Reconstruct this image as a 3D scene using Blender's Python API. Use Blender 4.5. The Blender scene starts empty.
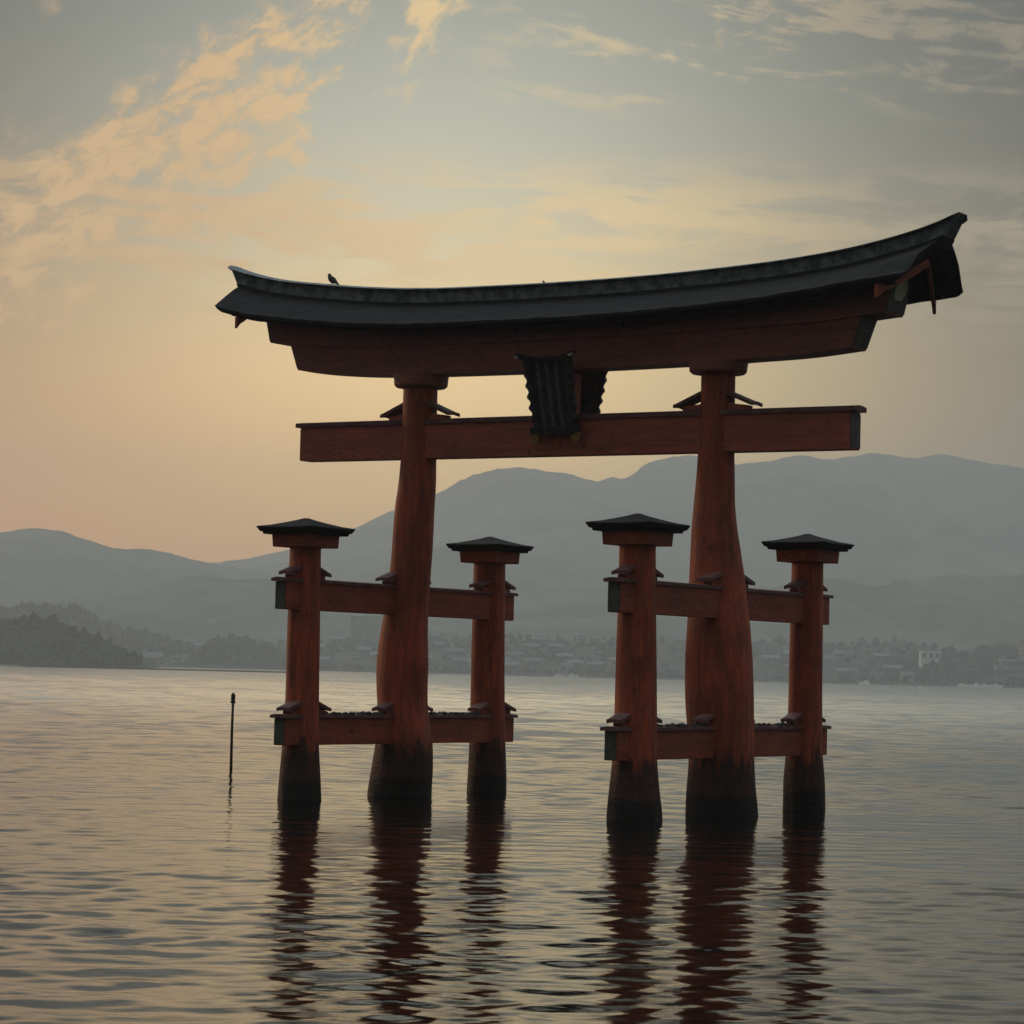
import bpy, bmesh, math, random
import numpy as np
from mathutils import Matrix, Vector

random.seed(7)
S = bpy.context.scene
COL = S.collection
R = math.radians

# ------------------------------------------------------------------ camera
YAW = -0.58792
CAM = Vector((41.427, -64.674, 3.815))
cam_d = bpy.data.cameras.new("camera")
cam_d.sensor_width = 36.0
cam_d.lens = 2666.0 / 1024.0 * 36.0
cam_d.clip_start = 0.5
cam_d.clip_end = 60000.0
cam = bpy.data.objects.new("camera", cam_d)
COL.objects.link(cam)
cam.matrix_world = Matrix(((0.83265, 0.01243, 0.55366, CAM.x),
                           (0.55325, -0.06293, -0.83063, CAM.y),
                           (0.02452, 0.99794, -0.05928, CAM.z),
                           (0, 0, 0, 1)))
S.camera = cam
NX, NY = math.sin(YAW), math.cos(YAW)        # the bay's axis, towards the far shore
RX, RY = math.cos(YAW), -math.sin(YAW)       # along the far shore


def bay(s, d, z=0.0):
    """a point of the bay: s metres along the far shore, d metres across the water"""
    return (CAM.x + s * RX + d * NX, CAM.y + s * RY + d * NY, z)


# ------------------------------------------------------------------ world and sun
S.view_settings.view_transform = 'Standard'
S.view_settings.look = 'None'
S.view_settings.exposure = 0.0
S.view_settings.gamma = 1.0
SUN_AZ = YAW - R(48)          # behind the gate, to the left of it (outside the picture)
SUN_EL = R(9)
SKY_B0, SKY_B1, SKY_B2 = (0.10, 0.06, 0.03), (0.07, 0.055, 0.03), (0.02, 0.027, 0.03)
SKY_B3, SKY_B4, SKY_B5 = (0.26, 0.29, 0.31), (0.80, 0.93, 0.99), (2.65, 3.15, 3.45)
REAR = 0.30
GLOW_WARM = (1.04, 0.67, 0.17)      # the hidden sun's band of light low in the haze
GLOW_COOL = (0.48, 0.50, 0.41)      # the paler sky over it
GLOW3 = (0.40, 0.40, 0.36)
GLOW2 = (0.42, 0.17, 0.0)
BANK_N = 0.232
GLOW = (0.95, 0.75, 0.39)
GLOW3 = (0.55, 0.50, 0.40)
GLOW2 = (0.70, 0.22, 0.0)
HAZE_D, HAZE_G, HAZE_C = 2.0e-4, 0.42, (0.93, 0.98, 1.0)

w = bpy.data.worlds.new("World")
S.world = w
w.use_nodes = True
nt = w.node_tree
nt.nodes.clear()


class N:
    """small helper to wire nodes"""
    def __init__(self, nt):
        self.nt = nt

    def new(self, t, **kw):
        n = self.nt.nodes.new(t)
        for k, v in kw.items():
            setattr(n, k, v)
        return n

    def put(self, sock, v):
        if hasattr(v, 'node'):
            self.nt.links.new(v, sock)
        elif v is not None:
            sock.default_value = v

    def math(self, op, a, b=None, c=None, clamp=False):
        n = self.new('ShaderNodeMath', operation=op, use_clamp=clamp)
        self.put(n.inputs[0], a)
        self.put(n.inputs[1], b)
        self.put(n.inputs[2], c)
        return n.outputs[0]

    def mix(self, f, a, b, mode='MIX'):
        n = self.new('ShaderNodeMix', data_type='RGBA', blend_type=mode)
        self.put(n.inputs[0], f)
        self.put(n.inputs[6], a)
        self.put(n.inputs[7], b)
        return n.outputs[2]

    def ramp(self, f, stops, interp='LINEAR'):
        n = self.new('ShaderNodeValToRGB')
        n.color_ramp.interpolation = interp
        e = n.color_ramp.elements
        while len(e) < len(stops):
            e.new(0.5)
        for i, (p, c) in enumerate(stops):
            e[i].position = p
            e[i].color = (c[0], c[1], c[2], 1) if not isinstance(c, (int, float)) else (c, c, c, 1)
        self.put(n.inputs[0], f)
        return n.outputs[0]

    def mapr(self, v, a, b, c=0.0, d=1.0, smooth=True):
        n = self.new('ShaderNodeMapRange', interpolation_type='SMOOTHSTEP' if smooth else 'LINEAR')
        self.put(n.inputs[0], v)
        for i, x in enumerate((a, b, c, d)):
            n.inputs[i + 1].default_value = x
        return n.outputs[0]

    def noise(self, vec, scale, detail=4, rough=0.5, dist=0.0, lac=2.0):
        n = self.new('ShaderNodeTexNoise')
        self.put(n.inputs['Vector'], vec)
        n.inputs['Scale'].default_value = scale
        n.inputs['Detail'].default_value = detail
        n.inputs['Roughness'].default_value = rough
        n.inputs['Lacunarity'].default_value = lac
        n.inputs['Distortion'].default_value = dist
        return n.outputs['Fac']

    def xyz(self, x, y, z):
        n = self.new('ShaderNodeCombineXYZ')
        for i, v in enumerate((x, y, z)):
            self.put(n.inputs[i], v)
        return n.outputs[0]


g = N(nt)
tc = g.new('ShaderNodeTexCoord')
sep = g.new('ShaderNodeSeparateXYZ')
g.put(sep.inputs[0], tc.outputs['Generated'])
dx, dy, dz = sep.outputs
fwd = g.math('ADD', g.math('MULTIPLY', dx, NX), g.math('MULTIPLY', dy, NY))
rgt = g.math('ADD', g.math('MULTIPLY', dx, RX), g.math('MULTIPLY', dy, RY))
az = g.math('ARCTAN2', rgt, fwd)                       # radians, 0 = across the bay
el = g.math('ARCSINE', dz)
# clear sky: grey-blue, warm low down, unseen zenith boosted to light haze and gate
base = g.ramp(g.math('MULTIPLY', el, 1.0 / 1.5708, clamp=True), [
    (0.000, SKY_B0), (0.10, SKY_B1), (0.165, SKY_B2), (0.36, SKY_B3), (0.60, SKY_B4), (1.00, SKY_B5)])
daz = g.math('ABSOLUTE', g.math('SUBTRACT', az, -0.15))
daz = g.math('MINIMUM', daz, g.math('SUBTRACT', 6.2832, daz))
back = g.ramp(g.math('DIVIDE', daz, 3.1416), [(0.0, 1.0), (0.25, 1.0), (0.6, REAR), (1.0, REAR)])
base = g.mix(1.0, base, back, 'MULTIPLY')


def blob(a0, e0, sa, se, pw=1.0):
    """soft glow in the haze around one direction"""
    u = g.math('DIVIDE', g.math('SUBTRACT', az, a0), sa)
    v = g.math('DIVIDE', g.math('SUBTRACT', el, e0), se)
    r2 = g.math('ADD', g.math('MULTIPLY', u, u), g.math('MULTIPLY', v, v))
    return g.math('POWER', 2.71828, g.math('MULTIPLY', r2, -1.0))


def addc(c, f, col):
    return g.mix(f, c, (col[0], col[1], col[2], 1), 'ADD')


clear = addc(base, blob(-0.02, 0.10, 0.155, 0.062), GLOW_WARM)
clear = addc(clear, blob(-0.03, 0.19, 0.15, 0.080), GLOW_COOL)
clear = addc(clear, blob(0.0, 0.37, 0.20, 0.085), GLOW3)  # added glow higher up, out of view, to brighten the water
clear = addc(clear, blob(-0.22, 0.03, 0.22, 0.085), GLOW2)
# clouds: a torn bank climbing to the upper left, thin veils elsewhere
def cl_noise(ax, ae, tilt, off, detail, rough, dist):
    """stretched noise over the sky; tilt in radians, ax along and ae across it, per radian"""
    c, s_ = math.cos(tilt), math.sin(tilt)
    t = g.math('ADD', g.math('MULTIPLY', az, c), g.math('MULTIPLY', el, s_))
    n = g.math('SUBTRACT', g.math('MULTIPLY', el, c), g.math('MULTIPLY', az, s_))
    return g.noise(g.xyz(g.math('MULTIPLY', t, ax), g.math('MULTIPLY', n, ae), off), 1.0, detail, rough, dist), n


nA, nrmA = cl_noise(16, 26, 0.66, 0.3, 9, 0.62, 0.7)       # puffs of the bank
nB, _ = cl_noise(60, 110, 0.45, 4.1, 6, 0.65, 0.4)         # its torn edges
nC, _ = cl_noise(13, 75, -0.04, 2.3, 8, 0.62, 0.9)         # level veils
nD, _ = cl_noise(16, 95, -0.16, 7.7, 8, 0.62, 0.6)         # streaks falling to the right
# centre line of the bank runs from (az -.19, el .165) up to (az -.06, el .25)
axis = g.math('SUBTRACT', nrmA, BANK_N)
axis = g.math('ADD', axis, g.math('MULTIPLY', g.math('SUBTRACT', nA, 0.5), 0.06))
bank = g.math('SUBTRACT', 1.0, g.mapr(g.math('ABSOLUTE', axis), 0.004, 0.046))
bank = g.math('MULTIPLY', bank, g.mapr(az, 0.015, -0.07))
tex = g.math('ADD', g.math('MULTIPLY', nA, 0.62), g.math('MULTIPLY', nB, 0.38))
c1 = g.mapr(g.math('ADD', tex, g.math('MULTIPLY', bank, 0.16)), 0.555, 0.69)
c1 = g.math('MULTIPLY', c1, g.mapr(bank, 0.0, 0.45))
c1 = g.math('MULTIPLY', c1, g.mapr(nB, 0.38, 0.56, 0.35, 1.0))
wisps = g.math('MULTIPLY', g.mapr(tex, 0.55, 0.66), g.math('MULTIPLY', g.mapr(az, 0.02, -0.12), 0.5))
wisps = g.math('MULTIPLY', wisps, g.mapr(el, 0.12, 0.19))
low = g.math('MULTIPLY', g.mapr(el, 0.110, 0.158), g.mapr(el, 0.200, 0.168))
c2 = g.math('MULTIPLY', g.mapr(g.math('ADD', g.math('MULTIPLY', nC, 0.8), g.math('MULTIPLY', nB, 0.2)), 0.43, 0.57), g.math('MULTIPLY', low, 0.95))
high = g.math('MULTIPLY', g.mapr(el, 0.200, 0.222), g.mapr(az, -0.05, 0.05))
c3 = g.math('MULTIPLY', g.mapr(g.math('ADD', g.math('MULTIPLY', nD, 0.75), g.math('MULTIPLY', nB, 0.25)), 0.51, 0.61), g.math('MULTIPLY', high, 0.6))
c4 = g.math('MULTIPLY', g.mapr(tex, 0.5, 0.7, 0.0, 0.35), g.mapr(el, 0.28, 0.36))
cloud = g.math('MAXIMUM', g.math('MAXIMUM', g.math('MAXIMUM', c1, wisps), g.math('MAXIMUM', c2, c3)), c4, clamp=True)
cloud = g.math('MULTIPLY', cloud, 0.85)
ccol = g.mix(g.mapr(az, -0.14, 0.02), (0.80, 0.46, 0.17, 1), (1.06, 0.76, 0.34, 1))
ccol = g.mix(g.mapr(nB, 0.42, 0.60, 0.0, 0.30), ccol, (0.98, 0.66, 0.28, 1))
ccol = g.mix(g.mapr(az, 0.02, 0.17), ccol, (0.42, 0.33, 0.20, 1))
ccol = g.mix(g.mapr(el, 0.27, 0.4), ccol, (0.6, 0.6, 0.58, 1))
skyc = g.mix(cloud, clear, ccol)
bg = g.new('ShaderNodeBackground')
g.put(bg.inputs[0], skyc)
bg.inputs[1].default_value = 1.0
st = g.new('ShaderNodeTexSky', sky_type='NISHITA', sun_disc=False)
st.sun_elevation = SUN_EL
st.sun_rotation = -SUN_AZ if False else SUN_AZ
bg2 = g.new('ShaderNodeBackground')
g.put(bg2.inputs[0], st.outputs[0])
bg2.inputs[1].default_value = 0.0003
ad = g.new('ShaderNodeAddShader')
nt.links.new(bg.outputs[0], ad.inputs[0])
nt.links.new(bg2.outputs[0], ad.inputs[1])
out = g.new('ShaderNodeOutputWorld')
nt.links.new(ad.outputs[0], out.inputs[0])

sun_d = bpy.data.lights.new("sun", 'SUN')
sun_d.energy = 0.8
sun_d.angle = R(7)
sun_d.color = (1.0, 0.60, 0.30)
sun = bpy.data.objects.new("sun", sun_d)
COL.objects.link(sun)
sdir = Vector((math.sin(SUN_AZ) * math.cos(SUN_EL), math.cos(SUN_AZ) * math.cos(SUN_EL), math.sin(SUN_EL)))
sun.rotation_euler = sdir.to_track_quat('Z', 'Y').to_euler()
sun.location = sdir * 200

S.cycles.use_denoising = True
S.cycles.volume_bounces = 1
S.cycles.max_bounces = 6
S.cycles.diffuse_bounces = 2
S.cycles.glossy_bounces = 3
S.cycles.caustics_reflective = False
S.cycles.caustics_refractive = False


# ------------------------------------------------------------------ materials
def mat(name):
    m = bpy.data.materials.new(name)
    m.use_nodes = True
    gg = N(m.node_tree)
    b = m.node_tree.nodes['Principled BSDF']
    return m, gg, b


def bump(gg, b, h, strength=0.4, dist=0.02):
    n = gg.new('ShaderNodeBump')
    n.inputs['Strength'].default_value = strength
    n.inputs['Distance'].default_value = dist
    gg.put(n.inputs['Height'], h)
    gg.put(b.inputs['Normal'], n.outputs[0])


def geo_pos(gg):
    return gg.new('ShaderNodeNewGeometry').outputs['Position']


def stretched(gg, vec, sx, sy, sz):
    n = gg.new('ShaderNodeMapping')
    gg.put(n.inputs[0], vec)
    n.inputs['Scale'].default_value = (sx, sy, sz)
    return n.outputs[0]


def paint_mat(name, c1, c2, tide=False, axis=2):
    m, gg, b = mat(name)
    pos = geo_pos(gg)
    sc = [3.0, 3.0, 3.0]
    sc[axis] = 0.35
    streak = gg.noise(stretched(gg, pos, *sc), 2.2, 6, 0.65)
    blot = gg.noise(pos, 0.9, 5, 0.6)
    col = gg.mix(gg.mapr(gg.math('ADD', gg.math('MULTIPLY', streak, 0.6), gg.math('MULTIPLY', blot, 0.4)), 0.36, 0.66), c1, c2)
    fine = gg.noise(stretched(gg, pos, sc[0] * 5, sc[1] * 5, sc[2] * 5), 2.0, 3, 0.6)
    col = gg.mix(gg.mapr(fine, 0.56, 0.70, 0.0, 0.7), col, (0.055, 0.032, 0.026, 1))
    grime = gg.noise(stretched(gg, pos, sc[0] * 0.5, sc[1] * 0.5, sc[2] * 0.9), 1.3, 6, 0.7)
    col = gg.mix(gg.mapr(grime, 0.50, 0.70, 0.0, 0.45), col, (0.085, 0.05, 0.038, 1))
    peel = gg.noise(stretched(gg, pos, sc[0] * 2, sc[1] * 2, sc[2] * 3), 1.6, 4, 0.6)
    col = gg.mix(gg.mapr(peel, 0.64, 0.70, 0.0, 0.5), col, (0.30, 0.17, 0.12, 1))
    crack = gg.noise(stretched(gg, pos, sc[0] * 4, sc[1] * 4, sc[2] * 0.5), 2.0, 4, 0.7)
    col = gg.mix(gg.mapr(crack, 0.62, 0.68, 0.0, 0.55), col, (0.03, 0.018, 0.014, 1))
    rough = 0.62
    if tide:
        sp = gg.new('ShaderNodeSeparateXYZ')
        gg.put(sp.inputs[0], pos)
        z = sp.outputs[2]
        ragged = gg.math('ADD', z, gg.math('MULTIPLY', gg.math('SUBTRACT', gg.noise(stretched(gg, pos, 2.6, 2.6, 0.6), 1.6, 6, 0.7), 0.5), 2.4))
        t1 = gg.mapr(ragged, 1.75, 1.30)
        grey = gg.mix(gg.noise(pos, 7, 4, 0.6), (0.014, 0.011, 0.009, 1), (0.05, 0.038, 0.03, 1))
        col = gg.mix(gg.math('MULTIPLY', t1, 0.88), col, grey)
        rag2 = gg.math('ADD', z, gg.math('MULTIPLY', gg.math('SUBTRACT', gg.noise(pos, 3.0, 4, 0.6), 0.5), 0.5))
        t2 = gg.mapr(rag2, 0.62, 0.45)
        col = gg.mix(gg.math('MULTIPLY', t2, 0.85), col, (0.014, 0.013, 0.011, 1))
        h = gg.math('ADD', gg.math('MULTIPLY', streak, 0.6), gg.math('MULTIPLY', gg.math('MULTIPLY', gg.noise(pos, 9, 4, 0.6), t1), 1.6))
        bump(gg, b, h, 0.8, 0.06)
    else:
        bump(gg, b, gg.math('ADD', streak, gg.math('MULTIPLY', fine, 0.4)), 0.5, 0.02)
    gg.put(b.inputs['Base Color'], col)
    b.inputs['Roughness'].default_value = rough
    b.inputs['Specular IOR Level'].default_value = 0.3
    return m


RED1, RED2 = (0.27, 0.060, 0.033, 1), (0.62, 0.118, 0.048, 1)
M_PIL = paint_mat("vermilion_pillar", RED1, RED2, tide=True)
M_REDX = paint_mat("vermilion_beam_x", (0.40, 0.105, 0.078, 1), (0.60, 0.145, 0.09, 1), axis=0)
M_REDY = paint_mat("vermilion_beam_y", (0.28, 0.065, 0.04, 1), (0.52, 0.11, 0.055, 1), tide=False, axis=1)
M_POST = paint_mat("lit_vermilion_post", (0.50, 0.13, 0.09, 1), (0.62, 0.17, 0.11, 1))  # brighter red: light on the post's lit side put into its colour
M_LINT = paint_mat("faded_red_lintel", (0.36, 0.14, 0.11, 1), (0.54, 0.18, 0.135, 1), axis=0)


def simple(name, c1, c2, scale=3.0, rough=0.7, bs=0.4, bd=0.02, st=(1, 1, 1), spec=0.3, metal=0.0):
    m, gg, b = mat(name)
    pos = stretched(gg, geo_pos(gg), *st)
    n = gg.noise(pos, scale, 6, 0.65)
    gg.put(b.inputs['Base Color'], gg.mix(gg.mapr(n, 0.33, 0.68), c1, c2))
    b.inputs['Roughness'].default_value = rough
    b.inputs['Specular IOR Level'].default_value = spec
    b.inputs['Metallic'].default_value = metal
    if bs:
        bump(gg, b, gg.noise(pos, scale * 4, 4, 0.65), bs, bd)
    return m


M_BARK = simple("cypress_bark", (0.009, 0.009, 0.0095, 1), (0.028, 0.027, 0.027, 1), 2.5, 0.9, 0.9, 0.05, (0.6, 3, 3))
M_EDGE = simple("bark_edge", (0.022, 0.02, 0.02, 1), (0.055, 0.05, 0.05, 1), 3.0, 0.9, 0.9, 0.05, (0.4, 4, 8))
M_RIDGE = simple("weathered_ridge_boards", (0.06, 0.078, 0.086, 1), (0.23, 0.26, 0.265, 1), 1.9, 0.6, 0.6, 0.03, (1.5, 1.5, 1.5))
M_CAP = simple("weathered_cap_board", (0.13, 0.062, 0.058, 1), (0.25, 0.115, 0.105, 1), 2.5, 0.6, 0.4, 0.02, (1, 1, 1))
M_GREEN = simple("green_end_paint", (0.07, 0.075, 0.06, 1), (0.12, 0.13, 0.105, 1), 4.0, 0.6, 0.3)
M_GOLD = simple("tarnished_gilding", (0.35, 0.22, 0.06, 1), (0.55, 0.36, 0.11, 1), 12.0, 0.45, 0.3, metal=0.6)
M_PALE = simple("pale_gilded_disc", (0.62, 0.58, 0.42, 1), (0.78, 0.73, 0.56, 1), 6.0, 0.5, 0.2)
M_BLACK = simple("dark_lacquer_wood", (0.018, 0.02, 0.022, 1), (0.06, 0.062, 0.06, 1), 6.0, 0.5, 0.6, 0.03)
M_VERD = simple("verdigris_moulding", (0.05, 0.065, 0.06, 1), (0.16, 0.19, 0.165, 1), 14.0, 0.6, 0.6, 0.03)
M_SHELL = simple("barnacle_crust", (0.03, 0.027, 0.03, 1), (0.11, 0.095, 0.095, 1), 9.0, 0.85, 1.0, 0.03)
M_BIRD = simple("bird_feathers", (0.03, 0.022, 0.018, 1), (0.075, 0.055, 0.042, 1), 20.0, 0.7, 0.3, 0.005)
M_POLE = simple("rusty_dark_pole", (0.02, 0.018, 0.016, 1), (0.06, 0.042, 0.032, 1), 6.0, 0.7, 0.4)


# ------------------------------------------------------------------ mesh helpers
class MB:
    def __init__(self):
        self.v = []
        self.f = []

    def add(self, vs, fs):
        o = len(self.v)
        self.v += [tuple(p) for p in vs]
        self.f += [tuple(i + o for i in f) for f in fs]
        return self

    def box(self, x0, x1, y0, y1, z0, z1):
        vs = [(x, y, z) for z in (z0, z1) for (x, y) in ((x0, y0), (x1, y0), (x1, y1), (x0, y1))]
        return self.add(vs, [(3, 2, 1, 0), (4, 5, 6, 7), (0, 1, 5, 4), (1, 2, 6, 5), (2, 3, 7, 6), (3, 0, 4, 7)])

    def loft(self, rings, closed=True, cap=True):
        n = len(rings[0])
        vs = [p for r in rings for p in r]
        fs = []
        for i in range(len(rings) - 1):
            for j in range(n if closed else n - 1):
                k = (j + 1) % n
                fs.append((i * n + j, i * n + k, (i + 1) * n + k, (i + 1) * n + j))
        if cap:
            fs.append(tuple(range(n - 1, -1, -1)))
            fs.append(tuple((len(rings) - 1) * n + j for j in range(n)))
        return self.add(vs, fs)

    def tube(self, pts, rads, n=10):
        rings = []
        for i, p in enumerate(pts):
            a = Vector(pts[max(0, i - 1)])
            b = Vector(pts[min(len(pts) - 1, i + 1)])
            t = (b - a).normalized()
            u = t.orthogonal().normalized() if abs(t.z) < 0.9 else Vector((1, 0, 0))
            u = (u - t * u.dot(t)).normalized()
            w_ = t.cross(u)
            rings.append([tuple(Vector(p) + (u * math.cos(6.28318 * k / n) + w_ * math.sin(6.28318 * k / n)) * rads[i]) for k in range(n)])
        return self.loft(rings)

    def build(self, name, m, parent=None, bevel=0.0, smooth=False, loc=None):
        me = bpy.data.meshes.new(name)
        me.from_pydata(self.v, [], self.f)
        bm = bmesh.new()
        bm.from_mesh(me)
        bmesh.ops.recalc_face_normals(bm, faces=bm.faces)
        bm.to_mesh(me)
        bm.free()
        if smooth:
            me.polygons.foreach_set('use_smooth', [True] * len(me.polygons))
        me.materials.append(m)
        o = bpy.data.objects.new(name, me)
        COL.objects.link(o)
        if parent is not None:
            o.parent = parent
        if loc is not None:
            o.location = loc
        if bevel:
            md = o.modifiers.new('bevel', 'BEVEL')
            md.width = bevel
            md.segments = 2
            md.limit_method = 'ANGLE'
        return o


def empty(name, loc, label, cat, rot=0.0, group=None):
    o = bpy.data.objects.new(name, None)
    o.empty_display_size = 1.0
    COL.objects.link(o)
    o.location = loc
    o.rotation_euler = (0, 0, rot)
    tag(o, label, cat, group)
    return o


def tag(o, label=None, cat=None, group=None, kind=None):
    for k, v in (('label', label), ('category', cat), ('group', group), ('kind', kind)):
        if v:
            o[k] = v
    return o


def spline(xs, ys):
    xs, ys = np.array(xs, float), np.array(ys, float)
    m = np.gradient(ys, xs)

    def f(x):
        x = np.clip(x, xs[0], xs[-1])
        i = np.clip(np.searchsorted(xs, x) - 1, 0, len(xs) - 2)
        h = xs[i + 1] - xs[i]
        t = (x - xs[i]) / h
        return ((2 * t ** 3 - 3 * t ** 2 + 1) * ys[i] + (t ** 3 - 2 * t ** 2 + t) * h * m[i]
                + (-2 * t ** 3 + 3 * t ** 2) * ys[i + 1] + (t ** 3 - t ** 2) * h * m[i + 1])
    return f


# ------------------------------------------------------------------ the sea
WAVE = 0.0098


def make_sea():
    rng = np.random.default_rng(5)
    d = [-6400, -3000, -1000, -300, -60, 0, 12, 18]
    x = 22.0
    while x < 1960:
        d.append(x)
        x += max(0.09, 0.0028 * x)
    d += [1980, 2100, 2600, 4000, 6400]
    d = np.array(d)
    u = np.concatenate([[-40, -20, -9, -4, -2, -1.4, -1.1], np.linspace(-1, 1, 1001), [1.1, 1.4, 2, 4, 9, 20, 40]])
    half = 20.0 + 0.27 * np.clip(d, 0, 2000)          # the ruffled fairway widens towards the open bay
    Dg = np.repeat(d[:, None], len(u), 1)
    Sg = np.clip(u[None, :] * half[:, None], -6400, 6400)
    edge = np.where(np.abs(u) > 30, 1.0, 0.0)
    Sg = np.where(edge[None, :] > 0, np.sign(u)[None, :] * 6400.0, Sg)
    step = np.gradient(d)[:, None]
    Z = np.zeros_like(Sg)
    # wavelets: mostly short chop running roughly across the line of the gate
    for lam in np.concatenate([np.geomspace(0.26, 3.2, 62), np.geomspace(3.5, 8, 14)]):
        th = rng.normal(0.03, 0.55)
        k = 2 * math.pi / lam
        kx, ky = k * math.sin(th), k * math.cos(th)
        slope = WAVE * (0.75 + 0.5 * rng.random()) * (0.4 if lam < 0.45 else 1.25 if lam < 1.7 else 0.5)
        a, c = rng.random() * 6.283, rng.random()
        big = np.clip((d[:, None] - 60) / 160, 0, 1) * 2.6 if lam > 3.4 else 1.0
        ok = np.clip((lam / step - 2.6) / 2.0, 0, 1)
        rows = np.nonzero((ok * big)[:, 0] > 0)[0]
        if len(rows) == 0:
            continue
        r0, r1 = rows[0], rows[-1] + 1
        w_ = (ok * big)[r0:r1]
        Z[r0:r1] += w_ * slope / k * np.sin(kx * Sg[r0:r1] + ky * Dg[r0:r1] + a + 0.8 * np.sin(0.23 * Sg[r0:r1] + 0.17 * c * Dg[r0:r1]))
    gust = np.zeros_like(Sg)
    for lam in (9, 14, 23, 41, 77):
        for _ in range(3):
            th = rng.random() * 6.283
            gust += np.sin(2 * math.pi / lam * (0.6 * math.sin(th) * Sg + math.cos(th) * Dg) + rng.random() * 6.283)
    gust = np.clip(1.0 + 0.10 * gust, 0.5, 1.6) * (1.0 + 0.5 * np.clip((Dg - 70) / 200, 0, 1))
    fade = np.clip((1.0 - np.abs(u)) / 0.1, 0, 1)[None, :] * np.clip((Dg - 19) / 4, 0, 1) * np.clip((1960 - Dg) / 300, 0, 1)
    Z *= gust * fade
    X = CAM.x + Sg * RX + Dg * NX
    Y = CAM.y + Sg * RY + Dg * NY
    nr, nc = Sg.shape
    co = np.stack([X, Y, Z], -1).reshape(-1, 3).astype(np.float32)
    i = np.arange(nr - 1)[:, None] * nc + np.arange(nc - 1)[None, :]
    q = np.stack([i, i + 1, i + nc + 1, i + nc], -1).reshape(-1, 4).astype(np.int32)
    me = bpy.data.meshes.new("sea")
    me.vertices.add(len(co))
    me.vertices.foreach_set('co', co.ravel())
    me.loops.add(q.size)
    me.loops.foreach_set('vertex_index', q.ravel())
    me.polygons.add(len(q))
    me.polygons.foreach_set('loop_start', np.arange(0, q.size, 4, dtype=np.int32))
    me.polygons.foreach_set('use_smooth', np.ones(len(q), bool))
    me.update(calc_edges=True)
    m, gg, b = mat("sea_water")
    b.inputs['Specular IOR Level'].default_value = 0.5
    pos = geo_pos(gg)
    rot = gg.new('ShaderNodeMapping')
    gg.put(rot.inputs[0], pos)
    rot.inputs['Rotation'].default_value = (0, 0, YAW)    # y now runs across the bay
    rp = rot.outputs[0]
    ripple = gg.noise(stretched(gg, rp, 1.0, 2.2, 1.0), 4.5, 4, 0.6)
    swell = gg.noise(stretched(gg, rp, 0.5, 1.5, 1.0), 0.35, 5, 0.6)
    sp = gg.new('ShaderNodeSeparateXYZ')
    gg.put(sp.inputs[0], rp)
    # the open water beyond the gate is ruffled by the breeze, the water in its lee is smoother
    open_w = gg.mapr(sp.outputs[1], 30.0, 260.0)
    h = gg.math('ADD', gg.math('MULTIPLY', ripple, 0.004), gg.math('MULTIPLY', swell, gg.math('ADD', 0.05, gg.math('MULTIPLY', open_w, 0.06))))
    bump(gg, b, h, 0.55, 1.0)
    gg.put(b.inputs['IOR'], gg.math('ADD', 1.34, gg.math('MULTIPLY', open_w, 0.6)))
    gg.put(b.inputs['Metallic'], gg.math('MULTIPLY', open_w, 0.5))      # sheen painted in by metal and pale base to brighten far water
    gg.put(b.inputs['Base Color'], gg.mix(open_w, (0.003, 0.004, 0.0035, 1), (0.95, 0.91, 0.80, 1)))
    patch = gg.noise(stretched(gg, rp, 0.25, 1.0, 1.0), 0.03, 4, 0.55)
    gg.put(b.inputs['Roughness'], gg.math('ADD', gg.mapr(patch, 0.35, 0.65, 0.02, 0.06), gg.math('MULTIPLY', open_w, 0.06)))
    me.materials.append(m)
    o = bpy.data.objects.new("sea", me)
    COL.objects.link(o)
    tag(o, kind='structure')
    return o


make_sea()

# ------------------------------------------------------------------ far land
_rng = np.random.default_rng(11)


def vnoise(x, y, seed, octaves=5, rough=0.5):
    """value noise on arrays"""
    r = np.random.default_rng(seed)
    tab = r.random((256, 256))
    tot = np.zeros_like(x, float)
    a, nrm = 1.0, 0.0
    for _ in range(octaves):
        xi, yi = np.floor(x).astype(int), np.floor(y).astype(int)
        fx, fy = x - xi, y - yi
        fx, fy = fx * fx * (3 - 2 * fx), fy * fy * (3 - 2 * fy)
        g00 = tab[xi % 256, yi % 256]
        g10 = tab[(xi + 1) % 256, yi % 256]
        g01 = tab[xi % 256, (yi + 1) % 256]
        g11 = tab[(xi + 1) % 256, (yi + 1) % 256]
        tot += a * ((g00 * (1 - fx) + g10 * fx) * (1 - fy) + (g01 * (1 - fx) + g11 * fx) * fy - 0.5)
        nrm += a
        a *= rough
        x, y = x * 2.03 + 17.3, y * 2.03 + 5.1
    return tot / nrm


def forest_mat(name, c1, c2, sc):
    m, gg, b = mat(name)
    pos = geo_pos(gg)
    n = gg.noise(pos, sc, 8, 0.7)
    gg.put(b.inputs['Base Color'], gg.mix(gg.mapr(n, 0.35, 0.65), c1, c2))
    b.inputs['Roughness'].default_value = 0.95
    b.inputs['Specular IOR Level'].default_value = 0.05
    return m


M_FOREST = forest_mat("forested_slope", (0.022, 0.034, 0.026, 1), (0.085, 0.105, 0.075, 1), 0.006)
M_WOOD = forest_mat("evergreen_crowns", (0.012, 0.018, 0.010, 1), (0.04, 0.05, 0.028, 1), 0.08)
M_LAND = forest_mat("coastal_ground", (0.02, 0.024, 0.019, 1), (0.05, 0.05, 0.04, 1), 0.03)
TERR = {}


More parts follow.
